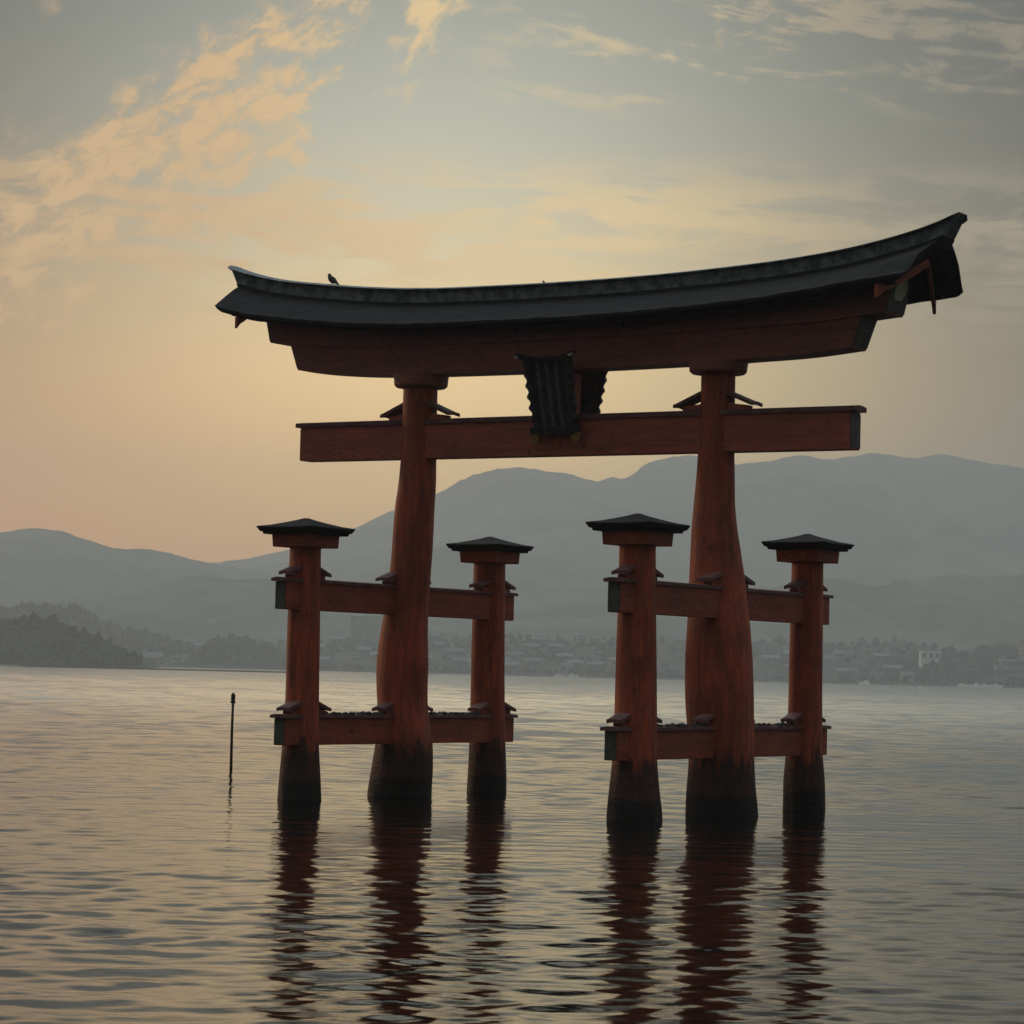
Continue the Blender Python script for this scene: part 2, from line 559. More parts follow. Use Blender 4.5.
def ridge(name, D, pts, d0, d1, seed, relief, crest_n, m=M_FOREST, ns=700, z0=-0.8, power=0.85):
    pts = sorted(pts)
    f = spline([p[0] for p in pts], [p[1] for p in pts])
    s = np.linspace(pts[0][0], pts[-1][0], ns)
    tf = np.linspace(0, 1, 42)
    tb = np.linspace(0, 1, 12)[1:]
    dd = np.concatenate([d0 + (D - d0) * tf, D + (d1 - D) * tb])
    Sg, Dg = np.meshgrid(s, dd)
    # spread laterally with distance so that the valley folds converge naturally
    H = f(Sg)
    T = np.where(Dg <= D, (Dg - d0) / (D - d0), 1 - (Dg - D) / (d1 - D))
    T = np.clip(T, 0, 1)
    L = (D - d0)
    folds = vnoise(Sg / (L * 0.22) + 3.1, Dg / (L * 0.45), seed, 5, 0.55)
    body = T ** power * (1 + relief * 2.0 * folds * np.sin(np.pi * T))
    # shoulders below the crest line: keep every fold's sight angle under the crest's
    cap = (Dg / D) * 0.985 + 0.015 * T
    body = np.where(Dg <= D, np.minimum(body, cap * 0.99 + 0.01 * T), body)
    Z = z0 + (H - z0) * body
    Z += vnoise(Sg / crest_n[0], Dg / crest_n[0], seed + 1, 4, 0.6) * 2 * crest_n[1] * np.clip(T * 6, 0, 1)
    X = CAM.x + Sg * RX + Dg * NX
    Y = CAM.y + Sg * RY + Dg * NY
    co = np.stack([X, Y, Z], -1).reshape(-1, 3)
    nr, nc = Sg.shape
    i = np.arange(nr - 1)[:, None] * nc + np.arange(nc - 1)[None, :]
    q = np.stack([i, i + 1, i + nc + 1, i + nc], -1).reshape(-1, 4)
    me = bpy.data.meshes.new(name)
    me.from_pydata(co.tolist(), [], q.tolist())
    me.polygons.foreach_set('use_smooth', [True] * len(me.polygons))
    me.materials.append(m)
    o = bpy.data.objects.new(name, me)
    COL.objects.link(o)
    tag(o, kind='structure')
    TERR[o.name] = (s, dd, Z)
    return o


def ground(name, s, d):
    ss, dd, Z = TERR[name]
    i = int(np.clip(np.searchsorted(ss, s), 0, len(ss) - 1))
    j = int(np.clip(np.searchsorted(dd, d), 0, len(dd) - 1))
    return float(Z[j, i])


ridge("mountains", 5600, [(-1792.0, 98.0), (-1384.3, 116.7), (-1071.5, 166.7), (-694.4, 207.8), (-531.6, 232.4), (-443.5, 254.1), (-360.6, 283.2), (-266.6, 323.5), (-152.3, 376.5), (-73.2, 412.3), (16.4, 431.8), (97.1, 422.8), (188.2, 403.4), (232.1, 409.4), (305.5, 440.7), (380.8, 453.5), (467.3, 449.0), (604.2, 470.6), (677.2, 466.9), (755.6, 477.3), (835.5, 469.1), (900.5, 476.6), (974.4, 466.1), (1076.0, 451.2), (1279.0, 413.9), (1792.0, 359.4)],
      3800, 6450, 21, 0.7, (55, 7))
ridge("mountains", 4400, [(-1650.0, 150.1), (-1173.9, 181.5), (-943.6, 195.7), (-844.6, 211.4), (-782.6, 219.2), (-757.4, 219.2), (-699.3, 202.0), (-660.8, 189.4), (-616.0, 189.4), (-572.8, 183.9), (-529.6, 172.9), (-446.3, 161.1), (-363.8, 157.2), (-306.4, 166.6), (-249.1, 179.2), (-199.6, 192.5), (-117.9, 207.5), (-18.1, 203.5), (80.9, 186.2), (213.7, 167.4), (412.5, 150.1), (643.5, 132.8), (974.3, 118.7), (1492.9, 103.0)],
      3000, 5300, 33, 0.65, (45, 5))
ridge("hills", 3200, [(-1263.2, 59.5), (-791.6, 68.8), (-611.4, 67.1), (-515.4, 75.5), (-422.7, 98.3), (-411.8, 101.7), (-362.9, 105.9), (-331.8, 105.0), (-267.8, 106.7), (-203.8, 94.9), (-131.4, 84.8), (-71.6, 78.9), (12.6, 80.6), (107.8, 90.7), (228.2, 98.3), (324.2, 112.6), (382.3, 122.7), (423.6, 116.0), (452.2, 116.0), (466.5, 123.5), (495.2, 125.2), (523.8, 128.6), (551.6, 131.5), (581.1, 132.0), (616.4, 135.3), (768.0, 142.9), (1263.2, 135.3)],
      2450, 3900, 44, 0.6, (35, 4))
ridge("hills", 2400, [(-1000, 40), (-593, 39), (-512, 38), (-458, 43), (-435, 50), (-406, 48.5), (-387, 48), (-366, 39.5), (-344, 31), (-318, 26), (-282, 20), (-224, 20), (-152, 25), (-71, 29), (46, 32), (154, 34), (253, 35), (316, 35), (356, 38), (370, 36), (398, 31), (419, 34), (436, 39), (463, 41), (531, 49), (586, 44), (1000, 40)],
      2004, 3000, 55, 0.2, (40, 1.5), m=M_LAND, power=0.8)
ridge("hills", 1560, [(-700, 40), (-356, 29), (-325, 25), (-297, 21.5), (-271, 23.5), (-251, 17.5), (-237, 11.5), (-221, 4.5), (-209, -0.6)],
      1482, 1680, 66, 0.2, (25, 1.2), m=M_LAND, ns=160, power=0.7)
ridge("headland", 2100, [(-250, -0.8), (-241, 6), (-236, 14), (-227, 20), (-216, 22), (-202, 19), (-192, 14.5), (-174, 8), (-160, -0.8)],
      2012, 2190, 77, 0.1, (20, 0.8), m=M_LAND, ns=80, power=0.55)
ridge("hills", 2240, [(290, -0.6), (315, 14), (345, 20), (375, 19), (400, 24), (430, 31), (470, 35), (540, 38), (700, 40), (1000, 30)],
      2010, 2500, 88, 0.2, (30, 1.2), m=M_LAND, ns=160, power=0.75)

# flat coastal strip under the town
sh = MB()
sh.box(-1500, 1500, 1998, 2600, -2.0, 0.9)
o = sh.build("shore", M_LAND)
o.matrix_world = Matrix(((RX, NX, 0, CAM.x), (RY, NY, 0, CAM.y), (0, 0, 1, 0), (0, 0, 0, 1)))
tag(o, kind='structure')


# woodland on the near hills: one mass of crowns
def icos(sub):
    bm = bmesh.new()
    bmesh.ops.create_icosphere(bm, subdivisions=sub, radius=1.0)
    v = np.array([p.co[:] for p in bm.verts])
    f = np.array([[p.index for p in q.verts] for q in bm.faces])
    bm.free()
    return v, f


def woodland():
    rng = np.random.default_rng(3)
    v0, f0 = icos(2)
    V, F = [], []
    n = 0
    spots = []
    for k in range(1300):      # the left hill's front
        s = rng.uniform(-460, -210)
        d = rng.uniform(1484, 1570)
        spots.append((s, d, "hills.002", 2.3))
    for k in range(700):       # left hill behind
        s = rng.uniform(-660, -270)
        d = rng.uniform(2200, 2410)
        spots.append((s, d, "hills.001", 2.2))
    for k in range(330):
        s = rng.uniform(-246, -164)
        d = rng.uniform(2014, 2115)
        spots.append((s, d, "headland", 2.0))
    for k in range(900):       # right wooded slope
        s = rng.uniform(268, 640)
        d = rng.uniform(2030, 2260)
        spots.append((s, d, "hills.003", 3.4))
    for k in range(700):       # between the houses of the town
        s = rng.uniform(-330, 420)
        d = rng.uniform(2120, 2420)
        if rng.random() < 0.75:
            spots.append((s, d, "hills.001", 2.2))
    for k in range(260):
        spots.append((rng.uniform(-300, 400), rng.uniform(2004, 2020), "hills.001", 1.7))
    for k in range(26):        # trees before the white house
        spots.append((rng.uniform(312, 341), rng.uniform(2040, 2058), "hills.003", 4.2))
    for (s, d, t, r) in spots:
        z = ground(t, s, d)
        if z < 0.6 and t != "hills.001":
            continue
        r = r * rng.uniform(0.6, 1.35)
        hgt = r * rng.uniform(0.9, 1.5)
        nz = 1 + 0.28 * rng.normal(size=len(v0))[:, None]
        p = v0 * nz * np.array([r, r, hgt])
        x, y, _ = bay(s, d)
        p = p + np.array([x, y, max(z, 0.5) + hgt * 0.75])
        V.append(p)
        F.append(f0 + n)
        n += len(v0)
    V = np.concatenate(V)
    F = np.concatenate(F)
    me = bpy.data.meshes.new("woodland")
    me.from_pydata(V.tolist(), [], F.tolist())
    me.materials.append(M_WOOD)
    o = bpy.data.objects.new("woodland", me)
    COL.objects.link(o)
    tag(o, "dark hazy evergreen woods covering the low hills along the far shore", "woods", kind='stuff')


woodland()

# haze over the bay
m_h = bpy.data.materials.new("haze_air")
m_h.use_nodes = True
hn = N(m_h.node_tree)
for n_ in list(m_h.node_tree.nodes):
    m_h.node_tree.nodes.remove(n_)
pv = hn.new('ShaderNodeVolumePrincipled')
pv.inputs['Color'].default_value = (*HAZE_C, 1)
pv.inputs['Density'].default_value = HAZE_D
pv.inputs['Anisotropy'].default_value = HAZE_G
ho = hn.new('ShaderNodeOutputMaterial')
m_h.node_tree.links.new(pv.outputs[0], ho.inputs['Volume'])
hz = MB()
hz.box(-6500, 6500, -6500, 6500, -3.0, 500.0)
o = hz.build("haze", m_h)
o.matrix_world = Matrix(((RX, NX, 0, CAM.x), (RY, NY, 0, CAM.y), (0, 0, 1, 0), (0, 0, 0, 1)))
tag(o, "pale evening haze filling the air over the bay and hills", "haze", kind='stuff')

# ------------------------------------------------------------------ the gate
gate = empty("torii_gate", (0, 0, 0), "huge weathered vermilion wooden gate with curved roof standing in the sea", "torii gate")
RIDGE = spline([-12.72, -12.23, -11.32, -10.4, -8.6, -6.33, -4.47, -2.5, -0.8, 1.2, 3.2, 5.2, 7.6, 9.5, 10.9, 11.8, 12.5, 12.72],
               [16.48, 16.27, 16.0, 15.79, 15.53, 15.28, 15.16, 15.11, 15.08, 15.07, 15.09, 15.15, 15.28, 15.48, 15.73, 15.95, 16.20, 16.29])
SHB0 = spline([-9.6, -8.9, -7.5, -5.7, -3.8, -1.1, 1.8, 4.5, 6.2, 7.9, 9.6],
             [12.90, 12.80, 12.66, 12.56, 12.51, 12.46, 12.43, 12.43, 12.45, 12.49, 12.62])
SHB = lambda x: SHB0(x) + .045 + .005 * x


def pillar(name, y, rows, top, flare=0.05, seed=1, n=44):
    rows = sorted(rows)
    zs = [r[0] for r in rows]
    cx = spline(zs, [r[1] for r in rows])
    rr = spline(zs, [r[2] for r in rows])
    zz = np.concatenate([[-1.5, -0.7], np.arange(-0.2, top, 0.16), [top]])
    rng = np.random.default_rng(seed)
    ph = rng.random(12) * 6.283
    rings = []
    for z in zz:
        ring = []
        low = max(0.0, 1 - max(z, 0) / 1.6)
        for k in range(n):
            a = 6.28318 * k / n
            d = 1 + 0.010 * math.sin(3 * a + ph[0] + 0.5 * z) + 0.008 * math.sin(5 * a + ph[1] - 0.8 * z) + low * 0.02 * math.sin(9 * a + ph[2] + 2.5 * z)
            rad = float(rr(z)) * d
            ring.append((float(cx(z)) + rad * math.cos(a), y + rad * math.sin(a), float(z)))
        rings.append(ring)
    return MB().loft(rings).build(name, M_PIL, gate, smooth=True)


FL = [(7.18, -5.542, .444), (5.84, -5.532, .455), (4.51, -5.523, .469), (2.83, -5.505, .480), (1.5, -5.512, .523), (.79, -5.508, .576), (.09, -5.49, .620), (-.5, -5.48, .64)]
BL = [(7.14, -5.655, .50), (6.2, -5.65, .505), (4.73, -5.64, .520), (2.87, -5.604, .540), (1.49, -5.576, .570), (.62, -5.56, .603), (.04, -5.557, .618), (-.5, -5.555, .63)]
FR = [(7.14, 5.475, .480), (6.18, 5.486, .49), (5.31, 5.498, .507), (4.19, 5.511, .533), (2.89, 5.525, .556), (1.55, 5.522, .588), (.9, 5.53, .648), (.21, 5.54, .720), (-.5, 5.545, .74)]
BR = [(7.21, 5.54, .460), (6.07, 5.538, .470), (4.65, 5.535, .482), (2.82, 5.544, .498), (1.6, 5.55, .537), (.79, 5.56, .600), (.01, 5.575, .617), (-.5, 5.58, .63)]
ML = [(12.5, -5.072, .512), (12.14, -5.076, .514), (11.24, -5.086, .521), (9.97, -5.093, .538), (9.16, -5.129, .570), (8.74, -5.175, .588), (7.91, -5.217, .606), (7.16, -5.25, .611), (6.59, -5.29, .617), (5.36, -5.405, .668), (4.62, -5.465, .73), (3.97, -5.484, .775), (3.22, -5.477, .765), (2.76, -5.447, .755), (2.29, -5.40, .775), (1.46, -5.35, .865), (.89, -5.389, .910), (.25, -5.455, .950), (-.5, -5.46, .96)]
MR = [(12.45, 5.112, .477), (12.01, 5.112, .477), (11.12, 5.110, .480), (9.94, 5.092, .508), (9.21, 5.085, .541), (8.6, 5.070, .575), (7.94, 5.088, .634), (7.29, 5.141, .699), (6.57, 5.20, .766), (5.9, 5.244, .816), (5.26, 5.284, .867), (4.55, 5.306, .916), (3.72, 5.335, .950), (2.81, 5.383, .940), (2.26, 5.425, .915), (1.57, 5.461, .90), (.79, 5.482, .948), (.07, 5.513, .985), (-.5, 5.517, .99)]
YB = 4.766
main_pillars = []
for rows, sd in ((ML, 1), (MR, 2)):
    p = pillar("main_pillar", 0.0, rows, 12.24, seed=sd)
    main_pillars.append(p)
    c = rows[0][1]
    # round capital under the lintel
    rings = []
    zt = float(SHB(c)) + 0.02
    for z, r in ((12.20, 0.0), (12.20, 0.74), (12.26, 0.80), (zt, 0.83)):
        rings.append([(c + max(r, 0.001) * math.cos(6.28318 * k / 40), max(r, 0.001) * math.sin(6.28318 * k / 40), z) for k in range(40)])
    MB().loft(rings).build("capital_disc", M_LINT, p)


def sq(cx, cy, s, z, up=0.0):
    """square ring with corner points raised by up"""
    pts = []
    for (ax, ay, bx, by) in ((-1, -1, 1, -1), (1, -1, 1, 1), (1, 1, -1, 1), (-1, 1, -1, -1)):
        for k in range(8):
            t = k / 8
            e = abs(2 * t - 1) ** 3
            pts.append((cx + s * (ax + (bx - ax) * t), cy + s * (ay + (by - ay) * t), z + up * e))
    return pts


sleeves = {}
for key, rows, y, sd in (('FL', FL, -YB, 3), ('BL', BL, YB, 4), ('FR', FR, -YB, 5), ('BR', BR, YB, 6)):
    p = pillar("sleeve_pillar", y, rows, 7.2, seed=sd)
    sleeves[key] = p
    cx = rows[0][1]
    MB().loft([sq(cx, y, .665, 7.16), sq(cx, y, .69, 7.53)]).build("capital_block", M_REDY, p, bevel=0.015)
    rf = MB()
    rf.loft([sq(cx, y, .86, 7.515), sq(cx, y, .88, 7.585), sq(cx, y, .93, 7.59), sq(cx, y, 1.01, 7.70, .02), sq(cx, y, .98, 7.725, .015),
             sq(cx, y, .72, 7.785), sq(cx, y, .45, 7.86), sq(cx, y, .2, 7.94), sq(cx, y, .09, 7.985), sq(cx, y, .05, 8.0)])
    rf.build("pillar_roof", M_BARK, p)

# --- lintels (two layers), swept along x with slanted ends
XS = np.linspace(-1, 1, 161)


def sweep(section, xr):
    """section(x) -> list of (y, z); the half length at height fraction q is xr[q]"""
    rings = []
    for u in XS:
        pts = section
        ring = []
        for (y, zf, half) in pts:
            x = u * half
            ring.append((x, y, zf(x)))
        rings.append(ring)
    return MB().loft(rings)


sh0 = lambda x: float(SHB(x))
kas0 = lambda x: float(SHB(x * 0.93)) + 0.86
kas1 = lambda x: float(RIDGE(x)) - 0.93
o_sh = sweep([(-.46, sh0, 9.42), (.46, sh0, 9.42), (.46, lambda x: sh0(x) + .88, 9.76), (-.46, lambda x: sh0(x) + .88, 9.76)], None).build("lintel", M_LINT, gate)
o_ka = sweep([(-.56, kas0, 10.45), (.56, kas0, 10.45), (.56, kas1, 10.75), (-.56, kas1, 10.75)], None).build("upper_lintel", M_LINT, gate)


def end_panel(parent, half0, half1, zf0, zf1, hw, sgn, t=0.03):
    """thin green board on a slanted beam end"""
    pts = []
    for dx_ in (0.004, t):
        for (y, hf, zf, q) in ((-hw, half0, zf0, 0), (hw, half0, zf0, 0), (hw, half1, zf1, 1), (-hw, half1, zf1, 1)):
            x = sgn * (hf + dx_)
            pts.append((x, y, zf(sgn * hf) + (0.05 if q == 0 else -0.05)))
    mb = MB()
    mb.loft([pts[:4], pts[4:]])
    return mb.build("end_panel", M_GREEN, parent)


for sgn in (-1, 1):
    end_panel(o_sh, 9.42 + .02, 9.76 - .02, sh0, lambda x: sh0(x) + .88, .44, sgn)
    end_panel(o_ka, 10.45 + .02, 10.75 - .02, kas0, kas1, .54, sgn)
    # gilded sun and moon discs on the upper lintel's ends
    rings = []
    zc = (kas0(sgn * 10.45) + kas1(sgn * 10.75)) / 2 + .05
    for dx_ in (0.035, 0.07):
        rings.append([(sgn * (10.6 + dx_ + 0.33 * .34 * math.sin(6.28318 * k / 24)), .33 * math.cos(6.28318 * k / 24), zc + .33 * math.sin(6.28318 * k / 24)) for k in range(24)])
    MB().loft(rings).build("gilded_disc", M_PALE, o_ka)

# --- roof: thick bark slopes, ridge box on top
rz = lambda dz: (lambda x: float(RIDGE(x)) + dz)
ez = lambda dz: (lambda x: float(RIDGE(x)) + dz - 0.035 * max(0.0, x - 9.0) ** 2 + 0.012 * math.sin(x * 5.3) * math.sin(x * 2.1 + 1))     # the right eave sags a little


roof = sweep([(-.30, rz(-.50), 11.95), (-.75, rz(-.70), 11.87), (-1.25, rz(-.94), 11.76), (-1.70, ez(-1.18), 11.66), (-1.92, ez(-1.28), 11.60),
              (-1.91, ez(-1.36), 11.50), (-1.80, ez(-1.42), 11.44), (-1.45, ez(-1.27), 11.42), (-.62, rz(-.98), 11.52), (0, rz(-.74), 11.62),
              (.62, rz(-.98), 11.52), (1.45, ez(-1.27), 11.42), (1.80, ez(-1.42), 11.44),
              (1.91, ez(-1.36), 11.50), (1.92, ez(-1.28), 11.60), (1.70, ez(-1.18), 11.66), (1.25, rz(-.94), 11.76), (.75, rz(-.70), 11.87), (.30, rz(-.50), 11.95)],
             None).build("bark_roof", M_BARK, gate)
sweep([(-.38, rz(-.46), 12.02), (-.38, rz(-.12), 12.24), (.38, rz(-.12), 12.24), (.38, rz(-.46), 12.02)], None).build("ridge_box", M_RIDGE, roof)
sweep([(-.46, rz(-.116), 12.25), (-.50, rz(-.07), 12.33), (-.25, rz(0.0), 12.42), (.25, rz(0.0), 12.42), (.50, rz(-.07), 12.33), (.46, rz(-.116), 12.25)], None).build("ridge_cap", M_RIDGE, roof)
sweep([(-.43, rz(-.56), 11.95), (-.43, rz(-.464), 12.0), (.43, rz(-.464), 12.0), (.43, rz(-.56), 11.95)], None).build("ridge_base", M_EDGE, roof)
# eave boards (painted) below the bark, front and back
for sg in (-1, 1):
    sweep([(sg * 1.42, ez(-1.45), 11.18), (sg * 1.60, ez(-1.45), 11.18), (sg * 1.60, ez(-1.36), 11.2), (sg * 1.42, ez(-1.28), 11.2)], None).build("eave_board", M_EDGE, roof)
# bargeboards on both gables, one to each slope
for sx in (-1, 1):
    for sy in (-1, 1):
        rings = []
        for t in np.linspace(0, 1, 9):
            y = sy * (0.02 + 1.80 * t)
            sag = 0.06 * math.sin(math.pi * t)
            xx = 11.42 - .62 * t
            zt = float(RIDGE(sx * 11.3)) - .78 - .80 * t - sag - (.10 * t if sx > 0 else 0)
            wd = .22 + .04 * t
            if t > .95:
                wd = .34
            ring = []
            for (dx_, dz_) in ((-.05, 0), (.05, 0), (.05, -wd), (-.05, -wd)):
                ring.append((sx * (xx + dx_), y, zt + dz_))
            rings.append(ring)
        MB().loft(rings).build("bargeboard", M_REDX, roof)

# --- cross beam through the main pillars
nz = lambda dz: (lambda x: 10.03 - 0.0055 * x + dz)
nuki = sweep([(-.30, nz(0), 9.36), (.30, nz(0), 9.36), (.30, nz(1.02), 9.36), (-.30, nz(1.02), 9.36)], None).build("cross_beam", M_REDX, gate)
sweep([(-.37, nz(1.022), 9.52), (.37, nz(1.022), 9.52), (.37, nz(1.15), 9.52), (.10, nz(1.19), 9.52), (-.10, nz(1.19), 9.52), (-.37, nz(1.15), 9.52)], None).build("beam_cap", M_CAP, nuki)
for sgn in (-1, 1):
    end_panel(nuki, 9.36, 9.36, nz(0), nz(1.02), .28, sgn)


def wedge(axis, px, py, zb, sgn, L, rad, rise, hw, parent):
    """wedge driven in above a beam, under its own little sloping roof; axis 'x' or 'y'"""
    def P(a, b, z):
        return (px + sgn * a, py + b, z) if axis == 'x' else (px + b, py + sgn * a, z)
    mb = MB()
    inn = rad * 0.75
    ring = lambda a, h: [P(a, -hw * .62, zb), P(a, hw * .62, zb), P(a, hw * .62, zb + h), P(a, -hw * .62, zb + h)]
    mb.loft([ring(inn, rise * .52), ring(L * .80, rise * .38)])
    b = mb.build("wedge_block", M_REDX if axis == 'x' else M_REDY, parent)
    mb = MB()
    rings = []
    for a, h in ((inn, rise), (L - .06, rise * .34), (L, rise * .34 - .01)):
        rings.append([P(a, -hw, zb + h), P(a, 0, zb + h + .03), P(a, hw, zb + h), P(a, hw, zb + h + .10), P(a, 0, zb + h + .13), P(a, -hw, zb + h + .10)])
    mb.loft(rings).build("wedge_roof", M_CAP, b)
    return b


for rows, z in ((ML, 11.12), (MR, 11.12)):
    c = float(np.interp(11.2, [r[0] for r in rows][::-1], [r[1] for r in rows][::-1]))
    for sgn in (-1, 1):
        wedge('x', c, 0, z - .0055 * c, sgn, 1.26, .5, .52, .30, gate)

# --- tie beams from sleeve pillar through main pillar to sleeve pillar
for xs, rows3, off in ((-5.52, (FL, ML, BL), 0), (5.50, (FR, MR, BR), 0)):
    for (zb, zt, low) in ((5.38, 6.16, False), (1.56, 2.32, True)):
        xb = xs + (0.10 if (xs < 0 and low) else 0)
        y0, y1 = (-5.86, 5.72) if xs < 0 else (-5.93, 5.93)
        tb = MB().box(xb - .19, xb + .19, y0, y1, zb, zt).build("tie_beam", M_REDY, gate, bevel=0.012)
        cp = MB()
        cp.loft([[(xb - .25, y, zt + .003), (xb + .25, y, zt + .003), (xb + .25, y, zt + .09), (xb + .06, y, zt + .12), (xb - .06, y, zt + .12), (xb - .25, y, zt + .09)] for y in (y0 - .14, y1 + .14)])
        cp.build("beam_cap", M_CAP, tb)
        for yy, dn in ((y0, -1), (y1, 1)):
            MB().box(xb - .17, xb + .17, min(yy + dn * .003, yy + dn * .03), max(yy + dn * .003, yy + dn * .03), zb + .03, zt - .02).build("end_panel", M_GREEN, tb)
        for r3, yp in zip(rows3, (-YB, 0, YB)):
            zs = [r[0] for r in r3][::-1]
            cxx = float(np.interp(zt, zs, [r[1] for r in r3][::-1]))
            rad = float(np.interp(zt, zs, [r[2] for r in r3][::-1]))
            for sgn in (-1, 1):
                wedge('y', xb, yp, zt + .10, sgn, rad + .50, rad, .29, .21, gate)
        if low:
            rng = random.Random(9 + int(xs))
            v0, f0 = icos(1)
            cr = MB()
            for k in range(420):
                yy = rng.uniform(-3.9, 3.9)
                if abs(yy) < 1.05:
                    continue
                sz = rng.uniform(.03, .065) * (1.5 if rng.random() < .08 else 1)
                cx_, cz_ = xb + rng.uniform(-.2, .2), zt + .10 + rng.uniform(-.01, .03)
                cr.add([(cx_ + sz * a * rng.uniform(.8, 1.3), yy + sz * b_ * 1.4, cz_ + sz * c_) for a, b_, c_ in v0], [tuple(int(i) for i in f) for f in f0])
            o = cr.build("shell_crust", M_SHELL, tb)
            tag(o, kind='stuff')

# --- post and name boards between lintel and cross beam
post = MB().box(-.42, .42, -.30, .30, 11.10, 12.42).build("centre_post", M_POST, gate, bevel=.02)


def name_board(sy):
    """framed board leaning out at its top; sy = -1 faces the camera side"""
    zt, zb = 12.80, 10.70
    yt, yb = 1.14, .56

    def P(u, v, o_):
        # u across, v 0 bottom .. 1 top, o_ outwards
        y = yb + (yt - yb) * v + o_
        return (u * -sy + (.13 if sy < 0 else .0), sy * y, zb + (zt - zb) * v - o_ * .25)
    half = lambda v: .66 + .09 * v
    mb = MB()
    mb.loft([[P(-half(0) + .12, .06, -.05), P(half(0) - .12, .06, -.05), P(half(0) - .12, .06, .0), P(-half(0) + .12, .06, .0)],
             [P(-half(1) + .12, .96, -.05), P(half(1) - .12, .96, -.05), P(half(1) - .12, .96, .0), P(-half(1) + .12, .96, .0)]])
    board = mb.build("name_board", M_BLACK, gate)
    for side in (-1, 1):
        rings = []
        for v in np.linspace(0.0, 1.0, 49):
            wv = .030 * math.sin(v * math.pi * 2 * 7)
            a = side * (half(v) - .13)
            b_ = side * (half(v) + .075 + wv)
            rings.append([P(a, v, -.07), P(b_, v, -.07), P(b_, v, .03 + .03 * math.cos(v * 40)), P((a + b_) / 2, v, .14), P(a, v, .07)])
        MB().loft(rings).build("carved_frame", M_BLACK, board)
    # inner mouldings
    for u in (-.33, -.02, .28):
        rings = []
        for v in np.linspace(.08, .93, 36):
            k = .035 + .028 * abs(math.sin(v * 31 + u * 9))
            rings.append([P(u - .07, v, .004), P(u + .07, v, .004), P(u + .05, v, k), P(u - .05, v, k)])
        MB().loft(rings).build("raised_moulding", M_VERD, board)
    rings = []
    for u in np.linspace(-1, 1, 17):
        up = .07 * abs(u) ** 3
        rings.append([P(u * .90, .93 + up, -.08), P(u * .90, .93 + up, .17), P(u * .95, .99 + up, .22), P(u * .95, .99 + up, -.08)])
    MB().loft(rings).build("cornice", M_BLACK, board)
    rings = []
    for u in np.linspace(-1, 1, 25):
        dn = .02 * math.cos(u * 14)
        rings.append([P(u * .80, -.03 + dn, -.07), P(u * .80, -.03 + dn, .12), P(u * .78, .07, .14), P(u * .78, .07, -.07)])
    MB().loft(rings).build("bottom_rail", M_BLACK, board)
    for side in (-1, 1):
        mb = MB()
        rings = []
        for v, w_ in ((-.02, .10), (-.06, .15), (-.11, .13), (-.145, .05)):
            cxx = side * (.70)
            rings.append([P(cxx - w_, v, -.04), P(cxx + w_, v, -.04), P(cxx + w_, v, .09), P(cxx - w_, v, .09)])
        mb.loft(rings).build("gilded_foot", M_GOLD, board)
        rings = []
        for v, w_ in ((1.00, .05), (1.02, .08), (1.045, .03)):
            cxx = side * .90
            rings.append([P(cxx - w_, v, .1), P(cxx + w_, v, .1), P(cxx + w_, v, .2), P(cxx - w_, v, .2)])
        MB().loft(rings).build("gilded_corner", M_PALE, board)


name_board(-1)
name_board(1)

# ------------------------------------------------------------------ birds on the ridge
def bird(name, loc, scale, label):
    rings = []
    spine = [(.27, -.01, .016, .05), (.22, .03, .026, .055), (.15, .085, .050, .06), (.09, .12, .085, .08), (.02, .165, .105, .095), (-.05, .215, .102, .095), (-.09, .265, .078, .078),
             (-.105, .30, .062, .064), (-.115, .335, .058, .058), (-.14, .355, .036, .038), (-.168, .352, .014, .014), (-.195, .338, .004, .004)]
    for i, (x, z, rv, rw) in enumerate(spine):
        a = spine[max(0, i - 1)]
        b = spine[min(len(spine) - 1, i + 1)]
        t = Vector((b[0] - a[0], 0, b[1] - a[1])).normalized()
        nrm = Vector((-t.z, 0, t.x))
        rings.append([tuple(Vector((x, 0, z)) + nrm * rv * math.cos(6.28318 * k / 14) + Vector((0, 1, 0)) * rw * math.sin(6.28318 * k / 14)) for k in range(14)])
    mb = MB().loft(rings)
    for sy in (-.035, .035):
        mb.tube([(-.01, sy, .12), (0.0, sy, .06), (-.012, sy, .0)], [.022, .012, .009], 6)
        mb.tube([(.02, sy, .004), (-.045, sy, .004)], [.008, .005], 6)
    o = mb.build(name, M_BIRD, smooth=True, loc=loc)
    o.scale = (scale,) * 3
    return tag(o, label, "bird")


bird("bird", (-8.54, 0.0, float(RIDGE(-8.46)) - .005), .98, "brown bird perched on the roof ridge of the gate, facing the open end")
bird("bird", (-0.76, 0.0, float(RIDGE(-.76)) - .003), .30, "tiny dark bird sitting near the middle of the long roof ridge")

# ------------------------------------------------------------------ marker pole in the water
mk = empty("marker_pole", (-21.23, 11.22, 0), "thin dark marker pole with a knobbed cap rising from the water", "pole")
MB().tube([(.0, 0, -1.5), (.0, 0, 0), (-.012, 0, 1.3), (.0, 0, 2.42)], [.058, .055, .05, .046], 12).build("shaft", M_POLE, mk, smooth=True)
rings = []
for z, r in ((2.36, .05), (2.37, .105), (2.42, .105), (2.43, .075), (2.62, .082), (2.69, .07), (2.74, .03)):
    rings.append([(r * math.cos(6.28318 * k / 16), r * math.sin(6.28318 * k / 16), z) for k in range(16)])
MB().loft(rings).build("cap", M_POLE, mk)

